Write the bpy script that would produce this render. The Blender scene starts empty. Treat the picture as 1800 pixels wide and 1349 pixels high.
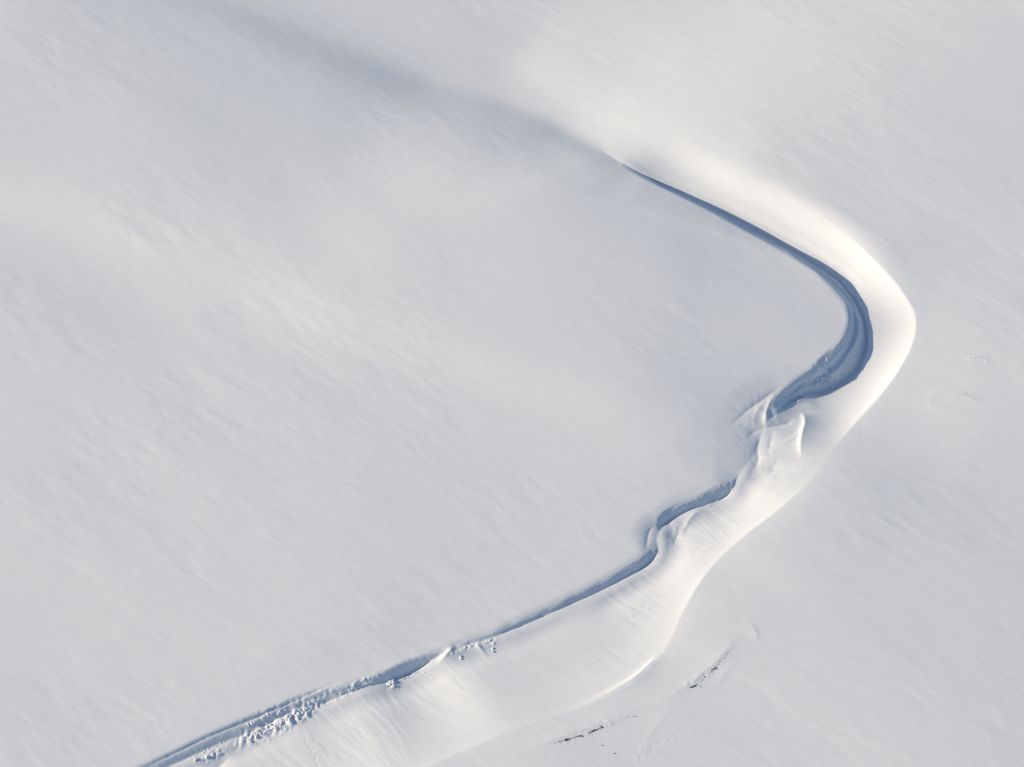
import bpy, bmesh, math, random
import numpy as np
from mathutils import Vector, Matrix

# ------------------------------------------------------------------ camera, sky, sun, exposure
SC = bpy.context.scene
PITCH = math.radians(50.0)            # the aerial camera looks down at this angle
DIST = 600.0                          # metres to the middle of the view
WIDTH = 180.0                         # metres across the view at that distance
cam_d = bpy.data.cameras.new('camera')
cam = bpy.data.objects.new('camera', cam_d)
SC.collection.objects.link(cam)
cam_d.sensor_width = 36.0
cam_d.lens = 36.0 * DIST / WIDTH
cam_d.clip_start = 1.0
cam_d.clip_end = 20000.0
CAM = np.array([0.0, -DIST * math.cos(PITCH), DIST * math.sin(PITCH)])
cam.location = CAM
cam.rotation_euler = (math.pi / 2 - PITCH, 0, 0)
SC.camera = cam

SUN_EL = 20.0
SUN_DIR = (-1.0, 0.04)                # horizontal direction TOWARDS the sun
w = bpy.data.worlds.new('World')
SC.world = w
w.use_nodes = True
nt = w.node_tree
nt.nodes.clear()
sky = nt.nodes.new('ShaderNodeTexSky')
sky.sky_type = 'NISHITA'
sky.sun_disc = False
sky.sun_elevation = math.radians(SUN_EL)
sky.sun_rotation = math.atan2(SUN_DIR[0], SUN_DIR[1])
sky.altitude = 300
sky.air_density = 1.0
sky.dust_density = 0.7
sky.ozone_density = 2.5
bg = nt.nodes.new('ShaderNodeBackground')
bg.inputs['Strength'].default_value = 0.125
wo = nt.nodes.new('ShaderNodeOutputWorld')
nt.links.new(sky.outputs[0], bg.inputs['Color'])
nt.links.new(bg.outputs[0], wo.inputs['Surface'])

sun_d = bpy.data.lights.new('sun', 'SUN')
sun_d.energy = 5.0
sun_d.angle = math.radians(0.5)
sun_d.color = (1.0, 0.868, 0.652)
sun = bpy.data.objects.new('sun', sun_d)
SC.collection.objects.link(sun)
_e = math.radians(SUN_EL)
_n = math.hypot(*SUN_DIR)
to_sun = Vector((SUN_DIR[0] / _n * math.cos(_e), SUN_DIR[1] / _n * math.cos(_e), math.sin(_e)))
sun.rotation_euler = to_sun.to_track_quat('Z', 'Y').to_euler()
sun.location = to_sun * 500

SC.view_settings.view_transform = 'Standard'
SC.view_settings.look = 'None'
SC.view_settings.gamma = 1.0
SC.view_settings.use_curve_mapping = False
SC.view_settings.exposure = -0.03

rng = np.random.default_rng(11)
random.seed(5)

# ------------------------------------------------------------------ survey helpers
PX = DIST / WIDTH * 1800.0            # focal length in survey pixels
def ground(x, y, z=0.0):
    """A surveyed picture point, put on the level z (metres)."""
    u, v = (x - 900.0) / PX, (674.5 - y) / PX
    f = np.array([0, math.cos(PITCH), -math.sin(PITCH)])
    up = np.array([0, math.sin(PITCH), math.cos(PITCH)])
    d = f + u * np.array([1.0, 0, 0]) + v * up
    t = (z - CAM[2]) / d[2]
    p = CAM + d * t
    return p[0], p[1]

def curve(nodes, step=0.9, zcol=None):
    """Catmull-Rom curve through nodes (px, py, attr...) -> array (x, y, arc, attr...)."""
    P = []
    for n in nodes:
        z = n[zcol] if zcol is not None else 0.0
        P.append(list(ground(n[0], n[1], z)) + list(n[2:]))
    P = np.array(P, float)
    Q = np.vstack([2 * P[0] - P[1], P, 2 * P[-1] - P[-2]])
    out = []
    for i in range(1, len(Q) - 2):
        p0, p1, p2, p3 = Q[i - 1], Q[i], Q[i + 1], Q[i + 2]
        L = np.hypot(*(p2 - p1)[:2])
        m = int(min(60, max(2, math.ceil(L / step))))
        # centripetal-like tangents keep the unevenly spaced nodes smooth
        d01 = max(1e-3, np.hypot(*(p1 - p0)[:2])); d12 = max(1e-3, L); d23 = max(1e-3, np.hypot(*(p3 - p2)[:2]))
        t1 = ((p1 - p0) / d01 * d12 + (p2 - p1) / d12 * d01) / (d01 + d12) * d12
        t2 = ((p2 - p1) / d12 * d23 + (p3 - p2) / d23 * d12) / (d12 + d23) * d12
        for k in range(m):
            t = k / m
            a = (2*t**3-3*t**2+1)*p1 + (t**3-2*t**2+t)*t1 + (-2*t**3+3*t**2)*p2 + (t**3-t**2)*t2
            a[2:] = p1[2:] * (1 - t) + p2[2:] * t
            out.append(a)
    out.append(P[-1])
    out = np.array(out)
    arc = np.concatenate([[0], np.cumsum(np.hypot(*np.diff(out[:, :2], axis=0).T))])
    return np.column_stack([out[:, :2], arc, out[:, 2:]])

def near(C, X, Y):
    """signed distance (positive = right-hand plain side, i.e. left of travel), end flag, attributes."""
    shp = X.shape
    x = X.ravel().astype(np.float32); y = Y.ravel().astype(np.float32)
    A = C[:-1].astype(np.float32); B = C[1:].astype(np.float32)
    D = B[:, :2] - A[:, :2]
    L2 = (D ** 2).sum(1) + 1e-9
    n = len(x)
    sd = np.empty(n, np.float32); end = np.zeros(n, bool); att = np.empty((n, C.shape[1] - 2), np.float32)
    CH = 8000
    for a in range(0, n, CH):
        xs = x[a:a+CH, None]; ys = y[a:a+CH, None]
        rx = xs - A[:, 0]; ry = ys - A[:, 1]
        t = np.clip((rx * D[:, 0] + ry * D[:, 1]) / L2, 0, 1)
        qx = rx - t * D[:, 0]; qy = ry - t * D[:, 1]
        d2 = qx * qx + qy * qy
        i = d2.argmin(1); r = np.arange(len(i))
        ti = t[r, i]
        cr = D[i, 0] * ry[r, i] - D[i, 1] * rx[r, i]
        sd[a:a+CH] = np.sqrt(d2[r, i]) * np.where(cr >= 0, 1, -1)
        end[a:a+CH] = ((i == 0) & (ti <= 0)) | ((i == len(A) - 1) & (ti >= 1))
        att[a:a+CH] = A[i, 2:] + (B[i, 2:] - A[i, 2:]) * ti[:, None]
    return sd.reshape(shp), end.reshape(shp), [att[:, k].reshape(shp) for k in range(att.shape[1])]

TAB = rng.random((256, 256)).astype(np.float32) * 2 - 1
def noise(u, v, seed=0):
    u = u + seed * 17.31; v = v + seed * 9.77
    iu = np.floor(u).astype(np.int32); iv = np.floor(v).astype(np.int32)
    fu = u - iu; fv = v - iv
    fu = fu * fu * fu * (fu * (fu * 6 - 15) + 10); fv = fv * fv * fv * (fv * (fv * 6 - 15) + 10)
    a = TAB[iu & 255, iv & 255]; b = TAB[(iu + 1) & 255, iv & 255]
    c = TAB[iu & 255, (iv + 1) & 255]; d = TAB[(iu + 1) & 255, (iv + 1) & 255]
    return (a * (1 - fu) + b * fu) * (1 - fv) + (c * (1 - fu) + d * fu) * fv

def sstep(a, b, x):
    t = np.clip((x - a) / (b - a), 0, 1)
    return t * t * (3 - 2 * t)

def smax(a, b, k):
    h = np.clip(0.5 + 0.5 * (a - b) / k, 0, 1)
    return b * (1 - h) + a * h + k * h * (1 - h)

# ------------------------------------------------------------------ the snow sheet's grid
STEP = 0.188
fx = np.arange(-107.0, 107.0, STEP)
fy = np.arange(-87.0, 106.0, STEP)
def grow(s):
    o, d, p = [], STEP, 0.0
    while p < 7000:
        d *= 1.32; p += d; o.append(p)
    return np.array(o)
gx = np.concatenate([fx[0] - grow(0)[::-1], fx, fx[-1] + grow(0)])
gy = np.concatenate([fy[0] - grow(0)[::-1], fy, fy[-1] + grow(0)])
X, Y = np.meshgrid(gx.astype(np.float32), gy.astype(np.float32))
# coarse grid on which distances are measured
def thin(g):
    k = list(range(0, len(g), 3))
    if k[-1] != len(g) - 1: k.append(len(g) - 1)
    return g[k]
cx, cy = thin(gx), thin(gy)
CX, CY = np.meshgrid(cx, cy)
def lerp_index(g, c):
    i = np.clip(np.searchsorted(c, g, side='right') - 1, 0, len(c) - 2)
    return i, ((g - c[i]) / (c[i + 1] - c[i])).astype(np.float32)
IX, TX = lerp_index(gx, cx)
IY, TY = lerp_index(gy, cy)
def up(F, sx=None, sy=None):
    ix, tx = (IX, TX) if sx is None else (IX[sx], TX[sx])
    iy, ty = (IY, TY) if sy is None else (IY[sy], TY[sy])
    R = F[iy] * (1 - ty)[:, None] + F[iy + 1] * ty[:, None]
    return (R[:, ix] * (1 - tx) + R[:, ix + 1] * tx).astype(np.float32)
def blur(F, n):
    for _ in range(n):
        P = np.pad(F, 1, mode='edge')
        F = (P[:-2, 1:-1] + P[2:, 1:-1] + P[1:-1, :-2] + P[1:-1, 2:] + 2 * F) / 6
    return F

# ------------------------------------------------------------------ surveyed lines of the bank
# V: foot of the lit bank (px, py, left drop, width of the roll, level of the lit foot)
V_NODES = [(-2600,-1500,0,25,0),(-900,-620,0,25,0),(-300,-300,.3,25,-.3),(200,-75,.6,25,-.6),(430,12,1.8,34,-1.85),
 (620,85,3.2,38,-3.21),(760,143,4.3,40,-4.27),(900,188,4.7,37,-4.67),(1000,232,4.5,31,-4.40),(1050,260,3.7,22.5,-3.61),
 (1100,292,2.3,14,-2.47),(1150,317,1.6,11,-2.89),(1200,339,1.2,10,-3.22),(1250,361,1.0,9,-3.27),(1300,385,.8,8,-3.28),
 (1350,411,.7,7,-3.30),(1400,437,.6,6,-3.24),(1450,467,.5,5.5,-3.06),(1480,489,.45,5,-2.92),(1500,511,.4,4.5,-2.62),
 (1517,537,.4,4.5,-2.24),(1525,565,.35,4,-2.08),(1528,600,.35,4,-2.43),(1520,635,.35,4,-2.97),(1505,660,.35,4,-3.23),
 (1480,680,.35,4,-3.33),(1455,692,.4,4,-3.23),(1436,696,.5,5,-2.98),(1420,697,.6,6,-2.73),(1408,704,.7,7,-2.45),(1386,712,.8,8,-2.05),(1366,727,.8,9,-1.32),(1345,752,.5,9,-0.90),(1330,795,.4,9,-0.77),(1303,830,.4,6,-0.75),
 (1292,846,.5,4,-0.94),(1284,868,.4,4,-1.45),(1262,881,.4,4,-1.72),(1238,890,.5,4,-1.66),(1217,896,.6,4,-1.58),
 (1190,911,.5,4,-1.51),(1175,921,.6,3.5,-1.32),(1162,928,.7,4,-1.08),(1156,945,.6,5,-0.85),(1157,958,.6,4,-0.86),
 (1153,978,.6,3,-1.07),(1140,994,.5,3,-1.23),(1110,1011,.5,2.5,-1.18),(1050,1042,.5,2.2,-1.02),(1000,1065,.45,2.2,-0.93),
 (950,1087,.4,2.2,-0.79),(900,1108,.4,2,-0.73),(870,1121,.3,2,-0.67),(830,1133,.3,2,-0.54),(792,1144,.3,1.5,-0.41),
 (774,1151,.3,1.5,-0.56),(745,1173,.3,1.8,-1.23),(705,1194,.3,1.8,-1.43),(660,1204,.3,2,-0.92),(600,1225,.3,2,-1.00),
 (552,1245,.3,2,-1.20),(514,1252,.3,2,-1.05),(487,1266,.3,2,-1.08),(441,1289,.3,2,-1.16),(400,1304,.3,2,-1.04),(350,1325,.3,2,-0.92),
 (300,1348,.3,2,-0.90),(200,1398,.3,3,-.8),(0,1500,.3,4,-.6),(-400,1700,.1,6,-.2),(-1500,2200,0,8,0)]
# C: crest between bank and right-hand plain (px, py, level)
C_NODES = [(-2600,-1700,0,1),(-900,-800,0,1),(-300,-420,-.2,1),(430,-80,-1.5,1),(760,60,-3.6,1),(900,120,-4.65,1),(1050,192,-3.6,1),
 (1200,264,-1.5,1),(1300,306,-.25,1),(1400,352,.1,1),(1480,402,.05,.9),(1540,458,-.1,.55),(1588,515,-.5,.2),(1609,555,-.7,0),(1605,600,-1.0,0),
 (1585,642,-1.3,0),(1550,692,-1.4,.1),(1500,748,-1.1,.25),(1460,797,-.4,.3),(1420,850,.1,.25),(1370,896,.3,.1),(1310,941,.4,.2),(1260,986,.5,.2),
 (1225,1031,.7,.2),(1198,1080,.8,.4),(1180,1120,.8,.5),(1160,1155,.8,.15),(1120,1195,.9,0),(1060,1229,.85,0),(1000,1252,.8,0),
 (900,1285,.7,.05),(800,1328,.6,.1),(700,1372,.6,.2),(500,1455,.5,.5),(0,1650,.4,1),(-900,2050,0,1),(-2000,2600,0,1)]
V = curve(V_NODES, zcol=4)
Cc = curve(C_NODES, zcol=2)
sV_c, _, (arc_c, drop_c, W_c, zR_c) = near(V, CX, CY)
sC_c, _, (arcC_c, zC_c, soft_c) = near(Cc, CX, CY)
drop_b, W_b, zR_b, zC_b = (blur(f, 6) for f in (drop_c, W_c, zR_c, zC_c))
def wide_blur(F, n=110):
    k = np.linspace(0, F.shape[0] - 1, F.shape[0] // 4).astype(int); l = np.linspace(0, F.shape[1] - 1, F.shape[1] // 4).astype(int)
    G = blur(F[np.ix_(k, l)], n)
    R = np.array([np.interp(np.arange(F.shape[1]), l, row) for row in G])
    return blur(np.array([np.interp(np.arange(F.shape[0]), k, col) for col in R.T]).T.astype(np.float32), 14)
NODE_ARC = [V[np.argmin(np.hypot(V[:, 0] - ground(n[0], n[1], n[4])[0], V[:, 1] - ground(n[0], n[1], n[4])[1])), 2] for n in V_NODES]
dip_c = blur(np.interp(arc_c, [V[i, 2] for i in (0,)] + [np.interp(k, np.arange(len(V_NODES)), NODE_ARC) for k in (10, 14, 20, 24, 28, 33, 40, 55, 66)],
              [0, .1, .75, .8, .6, .55, .45, .35, .2, 0]), 25)
t_ = sstep(.5, 5, np.abs(sV_c)); zR_b = zR_b * (1 - t_) + blur(zR_c, 60) * t_
t_ = sstep(2, 22, np.abs(sC_c)); zC_b = zC_b * (1 - t_) + wide_blur(zC_c) * t_
soft_c = blur(soft_c, 10)
sV, arc, drop, W, zR, sC, zC, softC = (up(f) for f in (sV_c, arc_c, drop_b, W_b, zR_b, sC_c, zC_b, soft_c))
# the drop changes abruptly where the bend folds the nearest point over; only used close to V
sV = sV + 0.10 * noise(arc / 1.6, arc * 0, 3) * np.exp(-np.abs(sV) / .8)

# ------------------------------------------------------------------ heights
def left_side():
    d = np.maximum(-sV, 0)
    q = np.clip(1 - d / W, 0, 1)
    return -drop * q ** 1.65
_qc = -blur(drop_c, 6) * np.clip(1 - np.maximum(-sV_c, 0) / blur(W_c, 6), 0, 1) ** 1.65
ZL = left_side()
ZL = ZL + (up(wide_blur(_qc.astype(np.float32), 14)) - ZL) * sstep(3, 11, -sV) * up(wide_blur(sstep(13, 22, W_c), 10))
ZL = ZL + up(wide_blur(-dip_c * np.clip(1 - np.maximum(-sV_c, 0) / 19.0, 0, 1) ** 1.8, 9))
# hollows under the left plain's edge: (px, py, floor level, wall slope, rounding)
HOLLOWS = [
 [(1084,283,-2.5,.0,2),(1108,297,-2.8,.35,1.2),(1150,321,-3.1,.9,.8),(1200,346,-3.2,1.0,.7),(1250,372,-3.3,1.0,.8),(1300,400,-3.4,1.0,.9),
  (1350,428,-3.4,.9,1.2),(1400,460,-3.3,.8,1.5),(1440,490,-3.2,.75,1.6),(1465,513,-3.1,.7,1.6),(1480,536,-3.0,.65,1.6),
  (1486,560,-3.1,.65,1.6),(1478,582,-3.4,.65,1.6),(1460,605,-3.6,.65,1.6),(1430,633,-3.8,.85,1.4),(1395,661,-3.7,.9,1.3),
  (1370,684,-3.5,.9,1.2),(1360,700,-3.2,.8,1.2),(1360,716,-2.7,.6,1.2),(1367,728.5,-2.0,.4,1.2)],
 [(1296,838,-1.5,.2,1.3),(1272,843,-2.2,.9,1.6),(1246,855,-2.3,.9,1.6),(1220,869,-1.9,.85,1.6),(1195,879,-2.0,.9,1.6),(1172,890,-2.3,.95,1.6),
  (1156,904,-2.2,.95,1.4),(1151,916,-1.9,.8,1.3),(1157,931,-1.3,.3,1.3)],
 [(1160,958,-1.1,.2,1.3),(1145,962,-1.9,1.05,1.7),(1110,987,-2.0,1.05,1.7),(1050,1021,-1.7,.95,1.7),(1000,1046,-1.5,.9,1.6),(950,1070,-1.3,.85,1.6),(900,1092,-1.2,.85,1.4),(860,1111,-1.0,.8,1.2),(820,1125,-.8,.7,0.9),(795,1141,-.6,.6,0.5)],
 [(778,1145,-1.1,.9,.7),(757,1147,-1.9,1.05,1.0),(720,1156,-2.4,1.1,1.1),(692,1168,-2.2,1.0,1.1),(650,1187,-1.15,.5,1),(600,1200,-1.15,.45,1.1),
  (550,1210,-1.25,.45,1.2),(500,1229,-1.3,.45,1.2),(450,1248,-1.2,.42,1.2),(400,1269,-1.1,.4,1.2),(350,1293,-1.05,.4,1.2),
  (300,1317,-1.0,.4,1.2),(250,1340,-1.0,.4,1.2),(150,1389,-1.0,.4,1.2),(0,1471,-.9,.4,1.2),(-300,1640,-.2,.4,2)],
]
Z_left = ZL.copy()
hollow_f = np.zeros_like(X)            # 0..1 across a hollow
hollow_id = np.zeros(X.shape, np.int8)
depth_in = np.zeros_like(X)
for hi, nodes in enumerate(HOLLOWS):
    H = curve(nodes, step=0.5)
    pad = 6.0
    jx = np.where((gx > H[:, 0].min() - pad) & (gx < H[:, 0].max() + pad))[0]
    jy = np.where((gy > H[:, 1].min() - pad) & (gy < H[:, 1].max() + pad))[0]
    sx = slice(jx[0], jx[-1] + 1); sy = slice(jy[0], jy[-1] + 1)
    kx = np.where((cx > H[:, 0].min() - pad - 1.5) & (cx < H[:, 0].max() + pad + 1.5))[0]
    ky = np.where((cy > H[:, 1].min() - pad - 1.5) & (cy < H[:, 1].max() + pad + 1.5))[0]
    full = np.full(CX.shape, -9.0, np.float32)
    s_, e_, (a_, fl_, k_, r_) = near(H, CX[np.ix_(ky, kx)], CY[np.ix_(ky, kx)])
    s_ = np.where(e_, -np.abs(s_), s_)
    def put(v, fill):
        F = np.full(CX.shape, fill, np.float32); F[np.ix_(ky, kx)] = v
        return up(F, sx, sy)
    sA, fl, kk, rr = put(s_, -9), put(fl_, 0), put(k_, 1), put(r_, 1)
    v = -sV[sy, sx]
    zl = ZL[sy, sx]
    a = np.maximum(sA, 0)
    gA = np.where(a < rr, a * a / (2 * rr), a - rr / 2)
    f = np.clip(a / np.maximum(a + np.maximum(v, 0), .2), 0, 1)
    zz = smax(zl - kk * gA, fl + 0.25 - 0.55 * f * f, 0.35)
    zz = np.minimum(zz, zl)
    m = (sA > 0) & (v > -0.05)
    Z_left[sy, sx] = np.where(m, np.minimum(Z_left[sy, sx], zz), Z_left[sy, sx])
    hollow_f[sy, sx] = np.where(m, f, hollow_f[sy, sx])
    hollow_id[sy, sx] = np.where(m, hi + 1, hollow_id[sy, sx])
    depth_in[sy, sx] = np.where(m, np.maximum(depth_in[sy, sx], np.minimum(a, np.maximum(v, 0))), depth_in[sy, sx])
# the lit bank starts where the shadow of the left edge ends: march towards the sun from every point of the foot
_h = math.hypot(*SUN_DIR); _sx, _sy = SUN_DIR[0] / _h, SUN_DIR[1] / _h
def zat(F, x, y):
    i = np.clip(np.searchsorted(gx, x) - 1, 0, len(gx) - 2); j = np.clip(np.searchsorted(gy, y) - 1, 0, len(gy) - 2)
    return F[j, i]
_t = np.gradient(V[:, :2], axis=0); _t /= np.hypot(_t[:, 0], _t[:, 1])[:, None] + 1e-9
_nx, _ny = _t[:, 1], -_t[:, 0]                     # towards the left plain
foot = np.full(len(V), -9.0); own = zat(Z_left, V[:, 0] + .3 * _nx, V[:, 1] + .3 * _ny)
for t in np.arange(0.4, 26, 0.2):
    _px, _py = V[:, 0] + .3 * _nx + _sx * t, V[:, 1] + .3 * _ny + _sy * t
    foot = np.maximum(foot, np.where(zat(sV, _px, _py) < 0, zat(Z_left, _px, _py), -9) - t * math.tan(math.radians(SUN_EL)))
base = zat(ZL, V[:, 0] - 0.1, V[:, 1])
_cut = np.clip((zat(ZL, V[:, 0] + .3 * _nx, V[:, 1] + .3 * _ny) - own) / .3, 0, 1)
foot = foot - 0.16 * _cut
for _ in range(2):
    foot[1:-1] = np.minimum(foot[1:-1], np.minimum(foot[:-2], foot[2:]))
foot = np.maximum(foot, own)
_far = np.clip((np.hypot(V[:, 0], V[:, 1]) - 150) / 60, 0, 1); foot = foot * (1 - _far) + V[:, 5] * _far
for _ in range(6):
    foot[1:-1] = (foot[:-2] + foot[1:-1] + foot[2:]) / 3
zf_c = np.interp(arc_c, V[:, 2], foot)
t_ = sstep(.5, 5, np.abs(sV_c)); zR = up(blur(zf_c, 3) * (1 - t_) + blur(zf_c, 60) * t_)
g = np.clip(sV / np.maximum(sV - sC, 0.3), 0, 1)
g = np.where(sC > 0, 1, g)
ZB = zR + (zC - zR) * (0.12 * g + 0.88 * g ** 2.3)
ZB = np.where(sC > 0, zC + 0.42 * (1 - np.exp(-np.maximum(sC, 0) / 7.0)), ZB)

# the upper crest is rounded by the wind
_ZBc = ZB[np.searchsorted(gy, cy)][:, np.searchsorted(gx, cx)]
ZB = ZB + (up(blur(_ZBc, 34)) - ZB) * softC * sstep(.6, 2.5, sV)
# under the lip the hollow's floor comes close to the foot of the bank
lip = 0.14 + 0.6 * up(blur((np.exp(-((CX - ground(1515, 610, -2.5)[0]) / 5) ** 2 - ((CY - ground(1515, 610, -2.5)[1]) / 9) ** 2)).astype(np.float32), 2))
Z_left = np.where((sV > -2.5) & (hollow_id > 0), np.maximum(Z_left, np.minimum(ZL, zR - lip - 0.7 * np.abs(sV))), Z_left)
tR = sstep(-0.25, 0.08, sV)
Z = Z_left * (1 - tR) + ZB * tR
_zc = Z[np.searchsorted(gy, cy)][:, np.searchsorted(gx, cx)]
Z = Z + (up(blur(_zc, 20)) - Z) * sstep(15, 24, W) * (1 - sstep(7, 22, np.abs(sV)))
inH = sstep(0.05, 0.7, depth_in)

# ------------------------------------------------------------------ wide undulations of the plains
def window(nodes, pad):
    H = curve(nodes, step=0.7)
    jx = np.where((gx > H[:, 0].min() - pad) & (gx < H[:, 0].max() + pad))[0]
    jy = np.where((gy > H[:, 1].min() - pad) & (gy < H[:, 1].max() + pad))[0]
    if len(jx) == 0 or len(jy) == 0: return None
    sx = slice(jx[0], jx[-1] + 1); sy = slice(jy[0], jy[-1] + 1)
    s_, e_, at = near(H, X[sy, sx], Y[sy, sx])
    return sx, sy, s_, e_, at

def wide_step(nodes, wid):
    """a broad rise across a line; nodes (px, py, rise)"""
    H = curve(nodes, step=3)
    s_, e_, (a_, r_) = near(H, CX, CY)
    f = up(blur(s_, 3)); r = up(wide_blur(r_, 12))
    return r * (0.5 + 0.5 * np.tanh(f / wid)) 

def ridge(nodes, wl, wr, power=1.0, zcol=None):
    """a narrow drift; nodes (px, py, height, level); wl, wr = half widths left / right of travel (m)"""
    global Z
    P = [(n[0], n[1], n[2]) for n in nodes]
    wn = window([(n[0], n[1], n[2], n[3] if len(n) > 3 else -1.0) for n in nodes], max(wl, wr) * 4)
    sx, sy, s_, e_, (a_, h_, z_) = wn
    wd = np.where(s_ > 0, wl, wr)
    q = np.abs(s_) / wd
    Z[sy, sx] += h_ * np.exp(-q ** power)

Z += wide_step([(-1500,-200,0),(-200,270,1.9),(0,345,1.5),(250,440,1.1),(450,515,1.0),(600,575,1.5),(850,655,1.5),(1100,722,1.0),(1230,750,.3),(1400,800,0)], 6.0) * up(wide_blur(sstep(-3, 14, -sV_c), 20)) 
WA = math.atan2(-0.61, 0.88)
U = X * math.cos(WA) + Y * math.sin(WA)        # along the wind
T = -X * math.sin(WA) + Y * math.cos(WA)       # across the wind
inner = np.exp(-(np.maximum(0, np.abs(X) - 140) / 120) ** 2) * np.exp(-(np.maximum(0, np.abs(Y) - 140) / 120) ** 2)
open_snow = 1 - 0.5 * sstep(-0.5, 1.5, sV) * sstep(-0.5, 1.5, -sC)
Z += inner * (0.30 * noise(U / 55, T / 24, 1) + 0.07 * noise(U / 24, T / 10, 2)) * sstep(2, 14, np.abs(sV))
Tw = T + 0.9 * noise(U / 7, T / 7, 14); Uw = U + 1.2 * noise(U / 9, T / 5, 15)
streak = (0.025 * noise(Uw / 8.0, Tw / 2.6, 4) + 0.014 * noise(Uw / 4.0, Tw / 1.2, 5) + 0.0065 * noise(Uw / 1.7, Tw / .6, 6)) * (.62 + .65 * noise(X / 22, Y / 22, 16) + .25 * noise(X / 8, Y / 8, 17))
Z += inner * streak * open_snow * (1 - 0.8 * inH)
far = np.hypot(X, Y)
Z += 14.0 * sstep(250, 1500, far) * noise(X / 900, Y / 900, 9) + 60 * sstep(900, 5000, far) * (0.4 + noise(X / 2600, Y / 2600, 12))

# ------------------------------------------------------------------ detail in the hollows and on the bank
# layered, broken ledges along the lower hollows
lower = (hollow_id == 4)
led = np.abs(noise(arc / 3.5, -sV / .45, 20)) * 0.22 + 0.09 * noise(arc / 2.2, -sV / .35, 21) + 0.13 * noise(X / .5, Y / .5, 22)
_a0 = NODE_ARC[[n[0] for n in V_NODES].index(705)]; _a1 = NODE_ARC[[n[0] for n in V_NODES].index(441)]
amt5 = lower * sstep(.1, .8, depth_in) * sstep(_a0 - 1, _a0 + 3, arc) * (1 - .8 * sstep(_a1 - 2, _a1 + 4, arc)) * .5
Z += led * amt5
l4 = (hollow_id == 3)
Z += lower * inH * (1 - sstep(_a0 - 3, _a0, arc)) * 0.04 * noise(X / .4, Y / .4, 27)
Z += l4 * inH * (0.10 * noise(arc / 2.5, -sV / .4, 23))
# main hollow: long ledges parallel to the edge
l1 = (hollow_id == 1)
_b = [NODE_ARC[[n[0] for n in V_NODES].index(k)] for k in (1250, 1400)]
Z += l1 * sstep(_b[0], _b[1], arc) * sstep(.2, 1.3, depth_in) * (0.26 * np.sin(hollow_f * 11 + 1.2 * noise(arc / 9, arc * 0, 24)) * sstep(.25, .45, hollow_f) * (1 - sstep(.55, .8, hollow_f))
                 + 0.16 * noise(arc / 7, hollow_f * 6, 25))
l23 = (hollow_id == 2)
Z += l23 * sstep(.15, 1.0, depth_in) * (0.09 * noise(arc / 4, -sV / .55, 26) + .05 * noise(X / .5, Y / .5, 28))

def patch(px, py, rx, ry, ang, z=-1.0):
    x0, y0 = ground(px, py, z)
    c, s = math.cos(ang), math.sin(ang)
    u = ((X - x0) * c + (Y - y0) * s) / rx; v = (-(X - x0) * s + (Y - y0) * c) / ry
    return np.exp(-(u * u + v * v) ** 1.5)
AL = math.atan2(0.45 * 1.3, 0.9)
for p in [(1455,668,2.6,2.2,AL,-3.3,.22),(505,1267,6.5,1.5,AL,-.9,.20),(525,1255,3.5,1.1,AL,-.9,.15),(690,1200,1.2,1.2,AL,-1,.22),
          (818,1140,3.0,.7,AL,-.6,.09),(862,1128,1.3,.6,AL,-.6,.14),(440,1294,3.0,1.2,AL,-.9,.18),(375,1327,2.5,.8,AL,-.9,.15),(630,1208,4.0,.7,AL,-.9,.14)]:
    m = patch(*p[:6])
    Z += p[6] * m * (np.abs(noise(X / .75, Y / .75, 30)) * 1.3 + .7 * noise(X / .4, Y / .4, 31))
# striations down the fall line of the lower bank
onbank = sstep(.3, 2.0, sV) * sstep(.5, 4, -sC)
lowbank = sstep(0, 8, -Y - 12 + 0 * X) * onbank
shift = arc + 0.25 * sV
Z += lowbank * (0.020 * noise(shift / .8, sV / 7, 40) + 0.012 * noise(shift / .4, sV / 3.5, 41)) * sstep(-.3, .5, noise(arc / 14, sV / 8, 42) + .25)
# crumbly line half way up the lower bank
off = 7.5 + 1.2 * noise(arc / 9, arc * 0, 43)
crumb = np.exp(-((sV - off) / .9) ** 2) * lowbank
Z += crumb * 0.018 * noise(X / .45, Y / .45, 44) * sstep(-.2, .5, noise(arc / 6, arc * 0, 45)) 
Z += lowbank * (0.06 * sstep(-2.5, 2.0, sV - off))

# soft sags along the foot of the lower bank and in the filled break
Z -= lowbank * 0.26 * np.exp(-((sV - 3.0) / 1.9) ** 2) * np.clip(.55 + .8 * noise(arc / 7, arc * 0, 46), 0, 1.2)
for p in [(1335,735,4.5,5.0,.6,-1,.04),(1330,800,3.0,6.0,.3,-.8,.045),(1185,925,3.0,3.0,.5,-1,.06)]:
    m = patch(*p[:6]); Z += p[6] * m * (noise(X / 1.5, Y / 2.6, 52) + .4 * noise(X / .6, Y / .9, 53))
# drifts and ridges
ridge([(1410,712,.0,-2.1),(1413,720,.3,-1.9),(1415,734,.5,-1.7),(1411,752,.5,-1.5),(1407,776,.4,-1.2),(1409,804,.0,-.9)], 2.4, .5)
ridge([(1364,686,.0,-2.6),(1352,706,.3,-2.2),(1346,728,.42,-1.4),(1347,752,.0,-.9)], 1.1, .6)
ridge([(1382,690,.0,-2.8),(1369,713,.25,-2.2),(1362,738,.0,-1.0)], .9, .6)
ridge([(1345,700,.0,-1),(1332,718,.16,-1),(1322,740,0,-1)], 1.0, .6)
ridge([(1372,676,.0,-.8),(1350,692,-.18,-.8),(1318,716,-.13,-.7),(1296,736,-.08,-.6),(1282,750,.0,-.5)], .5, .4)
ridge([(1398,726,.0,-1.6),(1385,736,-.2,-1.4),(1362,743,-.2,-1.2),(1340,748,-.1,-1.0),(1325,756,-.14,-.9),(1312,764,0,-.8)], .6, .55)
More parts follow.
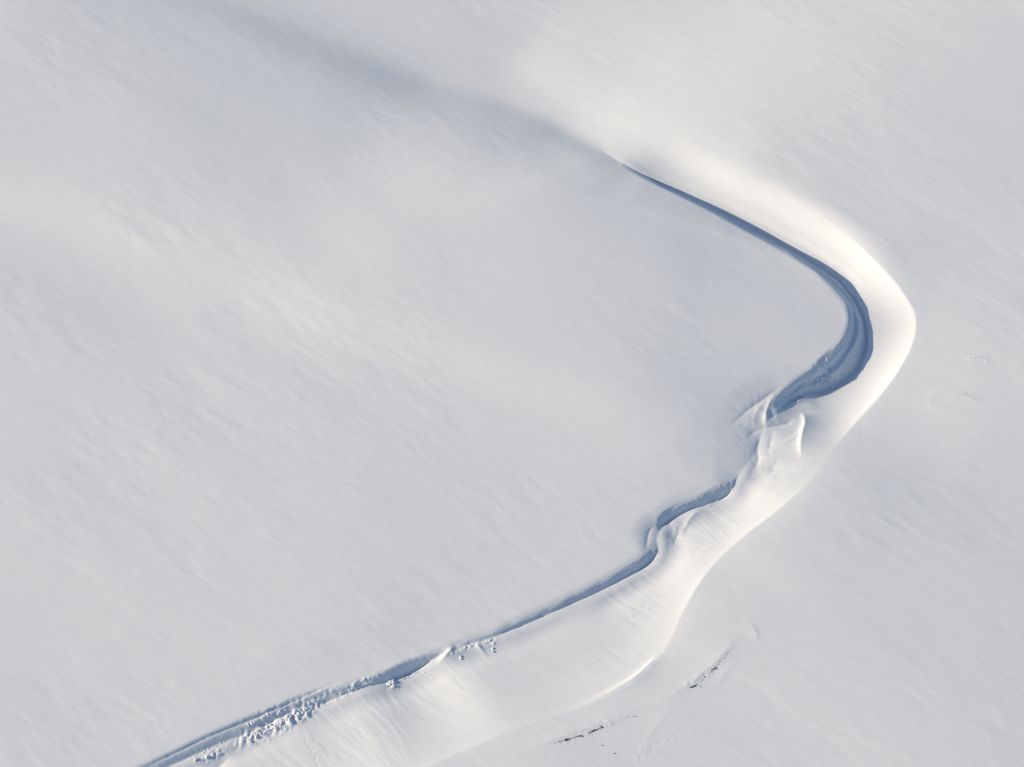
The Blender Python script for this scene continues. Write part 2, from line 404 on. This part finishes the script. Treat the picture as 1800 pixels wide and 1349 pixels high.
ridge([(1345,752,.0,-.9),(1332,780,-.28,-.8),(1334,800,-.35,-.8),(1318,832,.0,-.8)], 1.2, 1.3)
ridge([(1360,748,.0,-1.0),(1354,775,-.28,-.9),(1350,797,.0,-.9)], 1.0, 1.3)
ridge([(1366,800,.0,-.8),(1360,820,-.22,-.7),(1352,838,0,-.6)], 1.8, 1.8)
ridge([(1408,750,.0,-1.4),(1392,766,.08,-1.2),(1372,778,0,-1.1)], .3, .3)
ridge([(1236,884,.0,-1.5),(1220,896,.2,-1.4),(1207,913,.2,-1.2),(1198,935,.0,-1)], 1.0, .55)
ridge([(1152,918,.0,-1.2),(1142,930,-.15,-1),(1138,948,-.14,-1),(1135,968,.0,-1)], .4, .5)
ridge([(1195,915,.0,-1.2),(1190,935,-.25,-1.1),(1184,955,0,-1)], 1.0, .7)
ridge([(800,1135,.0,-.3),(792,1141,.45,-.3),(782,1151,.35,-.5),(768,1162,.0,-.7)], .7, .5)
ridge([(840,1132,.3,-.6),(850,1143,.1,-.5),(858,1156,.0,-.4)], .3, .3)
ridge([(405,1322,.0,-.6),(388,1336,-.25,-.6),(372,1349,-.25,-.6),(350,1368,0,-.6)], .8, .8)
ridge([(600,1196,.0,-.7),(520,1229,-.22,-.7),(424,1269,-.25,-.7),(374,1290,-.25,-.7),(330,1311,-.25,-.7),(291,1330,-.2,-.7),(200,1375,0,-.7)], .28, .22)
ridge([(1340,414,.0,-2.8),(1364,425,.18,-3),(1392,446,.25,-3),(1438,478,.3,-3),(1472,504,.0,-3)], .45, .45)
ridge([(1484,512,.0,-2.8),(1505,546,.6,-2.8),(1511,566,.7,-2.9),(1506,588,.7,-3.1),(1490,614,.5,-3.3),(1473,637,.35,-3.4),(1458,654,.0,-3.4)], .6, .5)
ridge([(1492,588,.0,-3.0),(1484,603,.2,-3.2),(1466,625,.28,-3.3),(1440,646,.4,-3.3),(1412,667,.35,-3.1),(1388,688,.0,-3)], .5, .45)
ridge([(1436,672,.0,-3.4),(1422,680,.3,-3.4),(1404,690,.3,-3.3),(1386,702,.0,-3)], .5, .5)
ridge([(1284,852,.0,-1.4),(1262,866,.25,-1.7),(1245,876,.25,-1.7),(1225,880,0,-1.6)], .3, .35)
# right-hand plain: small dunes, wind-scoured shelf
ridge([(1632,694,0.000,-.5),(1650,686,0.060,-.5),(1680,688,0.100,-.5),(1705,694,0.080,-.5),(1722,706,0.000,-.5)], 1.3, .6)
ridge([(1632,692,0.000,-.5),(1638,706,0.050,-.5),(1660,712,0.050,-.5),(1690,720,0.000,-.5)], .6, .8)
ridge([(1700,632,0.000,-.5),(1715,624,0.060,-.5),(1735,628,0.060,-.5),(1730,638,0.000,-.5)], .5, .5)
ridge([(1530,400,0.000,-.2),(1550,418,0.035,-.2),(1572,436,0.000,-.2)], .5, .5)
ridge([(1310,1096,0.000,.8),(1322,1108,0.060,.8),(1330,1124,0.060,.8),(1332,1140,0.000,.8)], .4, 1.2)
ridge([(1300,1118,0.000,.8),(1280,1145,0.108,.8),(1255,1172,0.150,.8),(1222,1200,0.150,.8),(1190,1222,0.090,.8),(1150,1240,0.000,.8)], 1.2, 2.4)
ridge([(1130,1255,0.000,.8),(1060,1278,0.120,.8),(1000,1298,0.150,.8),(950,1316,0.072,.8),(900,1335,0.000,.8)], 1.2, 2.4)
ridge([(1195,1240,.0,.7),(1160,1275,.03,.7),(1140,1305,.035,.7),(1130,1345,.0,.7)], .5, .9)
ridge([(1300,1165,0.000,.8),(1270,1195,0.048,.8),(1258,1220,0.000,.8)], .5, .9)
ridge([(1160,1152,.0,.9),(1140,1172,.28,.9),(1115,1195,.35,.9),(1080,1216,.25,.9),(1040,1236,.1,.8),(1000,1252,.0,.8)], 1.6, .45)
for p in [(1150,1320,5,1.6,AL,.7,.022),(1030,1290,7,.9,AL,.8,.035),(1240,1188,5,.8,AL,.8,.035)]:
    m = patch(*p[:6]); Z += p[6] * m * noise(X / .6, Y / .6, 50)

# sampling heights for the things that lie on the snow
def height(x, y):
    i = int(np.clip(np.searchsorted(gx, x) - 1, 0, len(gx) - 2)); j = int(np.clip(np.searchsorted(gy, y) - 1, 0, len(gy) - 2))
    a = (x - gx[i]) / (gx[i + 1] - gx[i]); b = (y - gy[j]) / (gy[j + 1] - gy[j])
    return float((Z[j, i] * (1 - a) + Z[j, i + 1] * a) * (1 - b) + (Z[j + 1, i] * (1 - a) + Z[j + 1, i + 1] * a) * b)
def on_snow(px, py, z=0.0):
    for _ in range(6):
        x, y = ground(px, py, z)
        z = z * .4 + height(x, y) * .6
    return x, y, height(x, y)

# ------------------------------------------------------------------ materials
def snow_material():
    m = bpy.data.materials.new('snow'); m.use_nodes = True
    n = m.node_tree; b = n.nodes['Principled BSDF']
    b.inputs['Roughness'].default_value = 0.75
    b.inputs['Specular IOR Level'].default_value = 0.15
    tc = n.nodes.new('ShaderNodeTexCoord')
    mp = n.nodes.new('ShaderNodeMapping')
    mp.vector_type = 'TEXTURE'
    mp.inputs['Rotation'].default_value = (0, 0, WA)
    mp.inputs['Scale'].default_value = (2.6, 0.7, 1.0)
    n1 = n.nodes.new('ShaderNodeTexNoise'); n1.inputs['Scale'].default_value = 1.0; n1.inputs['Detail'].default_value = 5
    n.links.new(tc.outputs['Object'], mp.inputs['Vector']); n.links.new(mp.outputs[0], n1.inputs['Vector'])
    cr = n.nodes.new('ShaderNodeMapRange')
    cr.inputs['From Min'].default_value = .3; cr.inputs['From Max'].default_value = .7
    cr.inputs['To Min'].default_value = 0.0; cr.inputs['To Max'].default_value = 1.0
    n.links.new(n1.outputs['Fac'], cr.inputs['Value'])
    mx = n.nodes.new('ShaderNodeMix'); mx.data_type = 'RGBA'
    mx.inputs['A'].default_value = (0.848, 0.85, 0.853, 1); mx.inputs['B'].default_value = (0.878, 0.875, 0.870, 1)
    n.links.new(cr.outputs[0], mx.inputs['Factor']); n.links.new(mx.outputs['Result'], b.inputs['Base Color'])
    bp = n.nodes.new('ShaderNodeBump'); bp.inputs['Strength'].default_value = 0.5; bp.inputs['Distance'].default_value = 0.035
    n.links.new(n1.outputs['Fac'], bp.inputs['Height']); n.links.new(bp.outputs[0], b.inputs['Normal'])
    return m
def plain_material(name, col, rough=.9):
    m = bpy.data.materials.new(name); m.use_nodes = True
    n = m.node_tree; b = n.nodes['Principled BSDF']
    b.inputs['Roughness'].default_value = rough
    tc = n.nodes.new('ShaderNodeTexCoord'); n1 = n.nodes.new('ShaderNodeTexNoise'); n1.inputs['Scale'].default_value = 9
    n.links.new(tc.outputs['Object'], n1.inputs['Vector'])
    mx = n.nodes.new('ShaderNodeMix'); mx.data_type = 'RGBA'
    mx.inputs['A'].default_value = (*[c * .7 for c in col], 1); mx.inputs['B'].default_value = (*[min(1, c * 1.3) for c in col], 1)
    n.links.new(n1.outputs['Fac'], mx.inputs['Factor']); n.links.new(mx.outputs['Result'], b.inputs['Base Color'])
    return m
SNOW = snow_material()
CHUNK = plain_material('packed_snow', (.80, .81, .83))
for nd in CHUNK.node_tree.nodes:
    if nd.type == 'MIX': nd.inputs['A'].default_value = (.80, .81, .83, 1); nd.inputs['B'].default_value = (.87, .87, .88, 1)
STONE = plain_material('dark_stone', (.075, .065, .045))

# ------------------------------------------------------------------ build the snow sheet
ny, nx = Z.shape
co = np.stack([X, Y, Z.astype(np.float32)], -1).reshape(-1, 3).astype(np.float32)
me = bpy.data.meshes.new('snow_field')
nv, nf = nx * ny, (nx - 1) * (ny - 1)
me.vertices.add(nv); me.vertices.foreach_set('co', co.ravel())
idx = np.arange(nv, dtype=np.int32).reshape(ny, nx)
q = np.stack([idx[:-1, :-1], idx[:-1, 1:], idx[1:, 1:], idx[1:, :-1]], -1).reshape(-1, 4)
me.loops.add(nf * 4); me.loops.foreach_set('vertex_index', q.ravel())
me.polygons.add(nf)
me.polygons.foreach_set('loop_start', np.arange(0, nf * 4, 4, dtype=np.int32))
me.polygons.foreach_set('use_smooth', np.ones(nf, bool))
me.update(calc_edges=True)
me.materials.append(SNOW)
field = bpy.data.objects.new('snow_field', me)
field['kind'] = 'structure'
field['label'] = 'wind-packed snow plain cut by a curved blue-shadowed bank'
SC.collection.objects.link(field)

# ------------------------------------------------------------------ loose snow and stones
def lump(name, seed, mat, flat=.75, rough=.35, subdiv=1):
    r = random.Random(seed)
    bm = bmesh.new()
    bmesh.ops.create_icosphere(bm, subdivisions=subdiv + 1, radius=1.0)
    ax = [Vector((r.gauss(0, 1), r.gauss(0, 1), r.gauss(0, 1))).normalized() for _ in range(7)]
    cut = [r.uniform(.55, .9) for _ in ax]
    for v in bm.verts:
        p = v.co.copy()
        for a, c in zip(ax, cut):                 # shave flat facets, as broken crust has
            d = p.dot(a)
            if d > c: p -= a * (d - c)
        p *= 1 + r.uniform(-rough, rough) * .25
        v.co = Vector((p.x, p.y, p.z * flat))
    m = bpy.data.meshes.new(name); bm.to_mesh(m); bm.free()
    m.materials.append(mat)
    return m
CH = [lump('snow_chunk', 100 + k, CHUNK) for k in range(7)]
ST = [lump('dark_stone', 200 + k, STONE, flat=.6) for k in range(5)]
def place(mesh, name, label, cat, group, x, y, z, size, sink=.25, r=random):
    o = bpy.data.objects.new(name, mesh)
    s = size * .5
    o.scale = (s * r.uniform(.8, 1.25), s * r.uniform(.8, 1.25), s * r.uniform(.8, 1.2))
    o.rotation_euler = (r.uniform(-.35, .35), r.uniform(-.35, .35), r.uniform(0, 6.28))
    o.location = (x, y, z + s * (.7 - 2 * sink) )
    o['label'] = label; o['category'] = cat
    if group: o['group'] = group
    SC.collection.objects.link(o)
    return o
def chunk(px, py, size, label, group):
    x, y, z = on_snow(px, py, -1.0)
    place(random.choice(CH), 'snow_chunk', label, 'snow chunk', group, x, y, z, size * .88, sink=.36)
def chunks(n, spots, lo, hi, label, group):
    """n chunks scattered round spots (px, py, rx, ry, tilt[, where])"""
    r = random.Random(len(label) * 7 + n)
    for i in range(n):
        px, py, rx, ry, tilt = spots[i % len(spots)][:5]
        where = spots[i % len(spots)][5] if len(spots[0]) > 5 else ''
        a, b = r.gauss(0, .5) * rx, r.gauss(0, .5) * ry
        size = lo + (hi - lo) * r.random() ** 3
        chunk(px + a, py + b - a * tilt, size, where + label, group)

# single blocks that stand apart
chunk(364, 1331, 1.15, 'largest lone snow block, casting a dark shadow near the bottom left edge', None)
chunk(345, 1336, .95, 'lone white snow block just left of the largest block near the bottom edge', None)
chunk(1261, 881, .65, 'small bright snow block on the sharp lip of the upper blue pocket', None)
chunk(867, 1146, .6, 'lowest white snow block of a short string below the narrow blue channel', None)
chunk(866, 1140, .55, 'middle white snow block of a short string below the narrow blue channel', None)
chunk(810, 1158, .55, 'lowest snow block just right of the little white saddle in the channel', None)
chunk(809, 1154, .5, 'snow block close above another right of the white saddle in the channel', None)
chunk(1478, 657, .5, 'lone snow lump on the blue hollow floor, upper of two', None)
chunk(1482, 661, .5, 'lone snow lump on the blue hollow floor, lower of two', None)
chunks(85, [(1447,665,9,9,.3,'middle '),(1455,674,9,7,.3,'lower right '),(1462,655,7,3,.7,'upper right '),(1438,672,7,7,.5,'left '),(1464,682,5,3,.2,'bottom ')], .3, .9,
       'of the shaded debris on the blue hollow floor: snow chunk', 'snow debris on the blue hollow floor')
chunks(9, [(1402,697,4,3,.4)], .25, .5, 'small shaded snow chunk beside the dark foot of the sharp snow spur', 'snow chunks by the spur foot')
chunks(126, [(543,1245,8,4,.4,'at the upper right end '),(528,1252,8,6,.45,'right of the middle '),(513,1260,9,7,.45,'in the middle '),(499,1266,9,7,.45,'left of the middle '),
        (488,1272,9,6,.5,'towards the left '),(474,1279,9,5,.5,'near the left end '),(455,1288,12,4,.5,'at the thin lower left tail ')], .22, .75,
       'of the sunlit rubble pile: white snow chunk', 'sunlit rubble below the lower-left channel')
chunks(24, [(472,1257,10,3,.4,'middle '),(440,1273,10,3,.4,'left '),(495,1252,6,4,.4,'right ')], .3, .7,
       'chunks on the broken ledges of the lower-left channel', 'chunks on the channel ledges')
chunks(28, [(688,1198,4,3,.2,'upper half '),(694,1206,4,5,-.6,'lower half ')], .3, .75,
       'of the white heap at the blue lens left end: snow chunk', 'heap at the end of the blue lens')
chunks(26, [(728,1184,8,1.5,.55,'right half '),(711,1193,7,1.5,.45,'left half ')], .25, .5, 'of the blue lens bright lip: tiny snow lump', 'lumps along the blue lens lip')
chunks(10, [(815,1139,9,3,.35,'middle '),(800,1147,7,3,.3,'left '),(830,1134,8,2.5,.3,'right ')], .2, .42, 'scatter right of the white saddle: small snow lump', 'lumps right of the white saddle')
chunks(10, [(860,1126,7,2.5,.4,'upper '),(867,1132,4,4,.2,'lower ')], .2, .5, 'heap at the narrow channel above the block string: snow lump', 'lumps above the block string')
chunks(24, [(362,1319,9,2,.5,'middle '),(388,1307,10,2,.45,'right '),(344,1332,7,3,.3,'left ')], .25, .5, 'lumps in the run on the sunlit channel edge at the bottom left', 'lumps near the bottom left')
chunks(16, [(640,1204,14,2,.38,'right half '),(610,1215,14,2,.38,'left half ')], .25, .5, 'of the narrow ledge between blue lens and rubble: snow lump', 'lumps on the narrow ledge')
chunks(6, [(757,1188,14,8,.0)], .22, .36, 'tiny rolled snow ball on the smooth slope below the blue lens', 'snow balls below the blue lens')

def stones(spots, label, group):
    r = random.Random(len(label))
    for px, py, s in spots:
        x, y, z = on_snow(px, py, .8)
        lab = label
        if label.startswith('dark stone poking'):
            k = sum(px > c for c in ((1001, 1025) if px < 1100 else (1228, 1248)))
            lab = label.replace('in the', 'in the ' + ('lower left end', 'middle', 'upper right end')[k] + ' of the').replace('row of stones', 'row')
        place(random.choice(ST), 'dark_stone', lab, 'stone', group, x, y, z, s * .52, sink=.2, r=r)
stones([(993,1301.3,.55),(995,1300.6,.7),(997.4,1299.8,.6),(994,1302.6,.4),(983,1304,.42),(978.5,1305.4,.3),(988.5,1302,.3),(1003,1298.3,.42),(1000,1299,.3),
        (1008,1296.8,.32),(1010,1296.5,.3),(1013,1295,.32),(1016,1294.8,.42),(1018,1294.3,.45),(1020.2,1294,.6),(975,1306.5,.25),(967,1308,.2),
        (1035,1288.4,.5),(1037,1287.6,.3),(1039.6,1286.8,.5),(1041,1286,.5),(1043.6,1284.4,.65),(1045.2,1283.8,.6),(1049,1283,.42),(1051,1282,.3),
        (1053.5,1281.3,.35),(1057,1279.6,.5),(1058.6,1278.8,.5),(1056,1276.8,.36),(1032,1290.8,.25)],
       'dark stone poking through thin snow in the left row of stones', 'left row of dark stones')
stones([(1066,1276.5,.3),(1075,1274.2,.3),(1078,1273.5,.25),(1090,1266,.2),(1101,1262.5,.25),(1105,1260.5,.25),(1112,1260.5,.25)],
       'faint small stone trailing off at the upper end of the left row', 'faint stones of the left row')
stones([(1117.3,1260.2,.36)], 'single dark stone at the far upper end of the left stone row', None)
stones([(1059,1311,.42)], 'lone dark stone on smooth snow below the left stone row', None)
stones([(1080.3,1325,.38)], 'lone brownish stone nearest the bottom edge below the stone rows', None)
stones([(1213.8,1208.8,.55),(1215.4,1208,.5),(1217.2,1207.8,.5),(1218.8,1207.2,.55),(1220,1206.2,.6),(1221.5,1204.6,.36),(1224.8,1203.6,.4),(1231,1207,.3),
        (1234,1196.2,.3),(1233,1199,.26),(1235,1194.6,.26),(1238.2,1190.4,.46),(1236,1186,.22),(1250.8,1181.6,.42),(1251,1177.8,.5),(1252.6,1177.6,.5),
        (1255.6,1176,.6),(1257.2,1175.4,.5),(1256.6,1172.6,.42),(1245,1185.6,.24),(1247,1184,.22)],
       'dark stone poking through thin snow in the right row of stones', 'right row of dark stones')
stones([(1262,1168,.26),(1264,1164,.28),(1266,1162,.26),(1268,1159,.24),(1272.8,1156.8,.36),(1277,1149,.3),(1280.6,1146,.28),(1276,1152,.22),(1285,1141,.2),(1284,1130,.2)],
       'faint small stone trailing off at the upper end of the right row', 'faint stones of the right row')
stones([(1707,629.5,.22),(1714.3,629,.32),(1708.4,631.3,.2)], 'tiny dark stone beside the small drift near the right edge', 'stones near the right edge')
stones([(1727.4,628.5,.27)], 'rightmost tiny dark stone at the tip of the small upper drift', None)
stones([(1698.3,693.2,.25)], 'single tiny dark stone on the larger oval drift near the right edge', None)
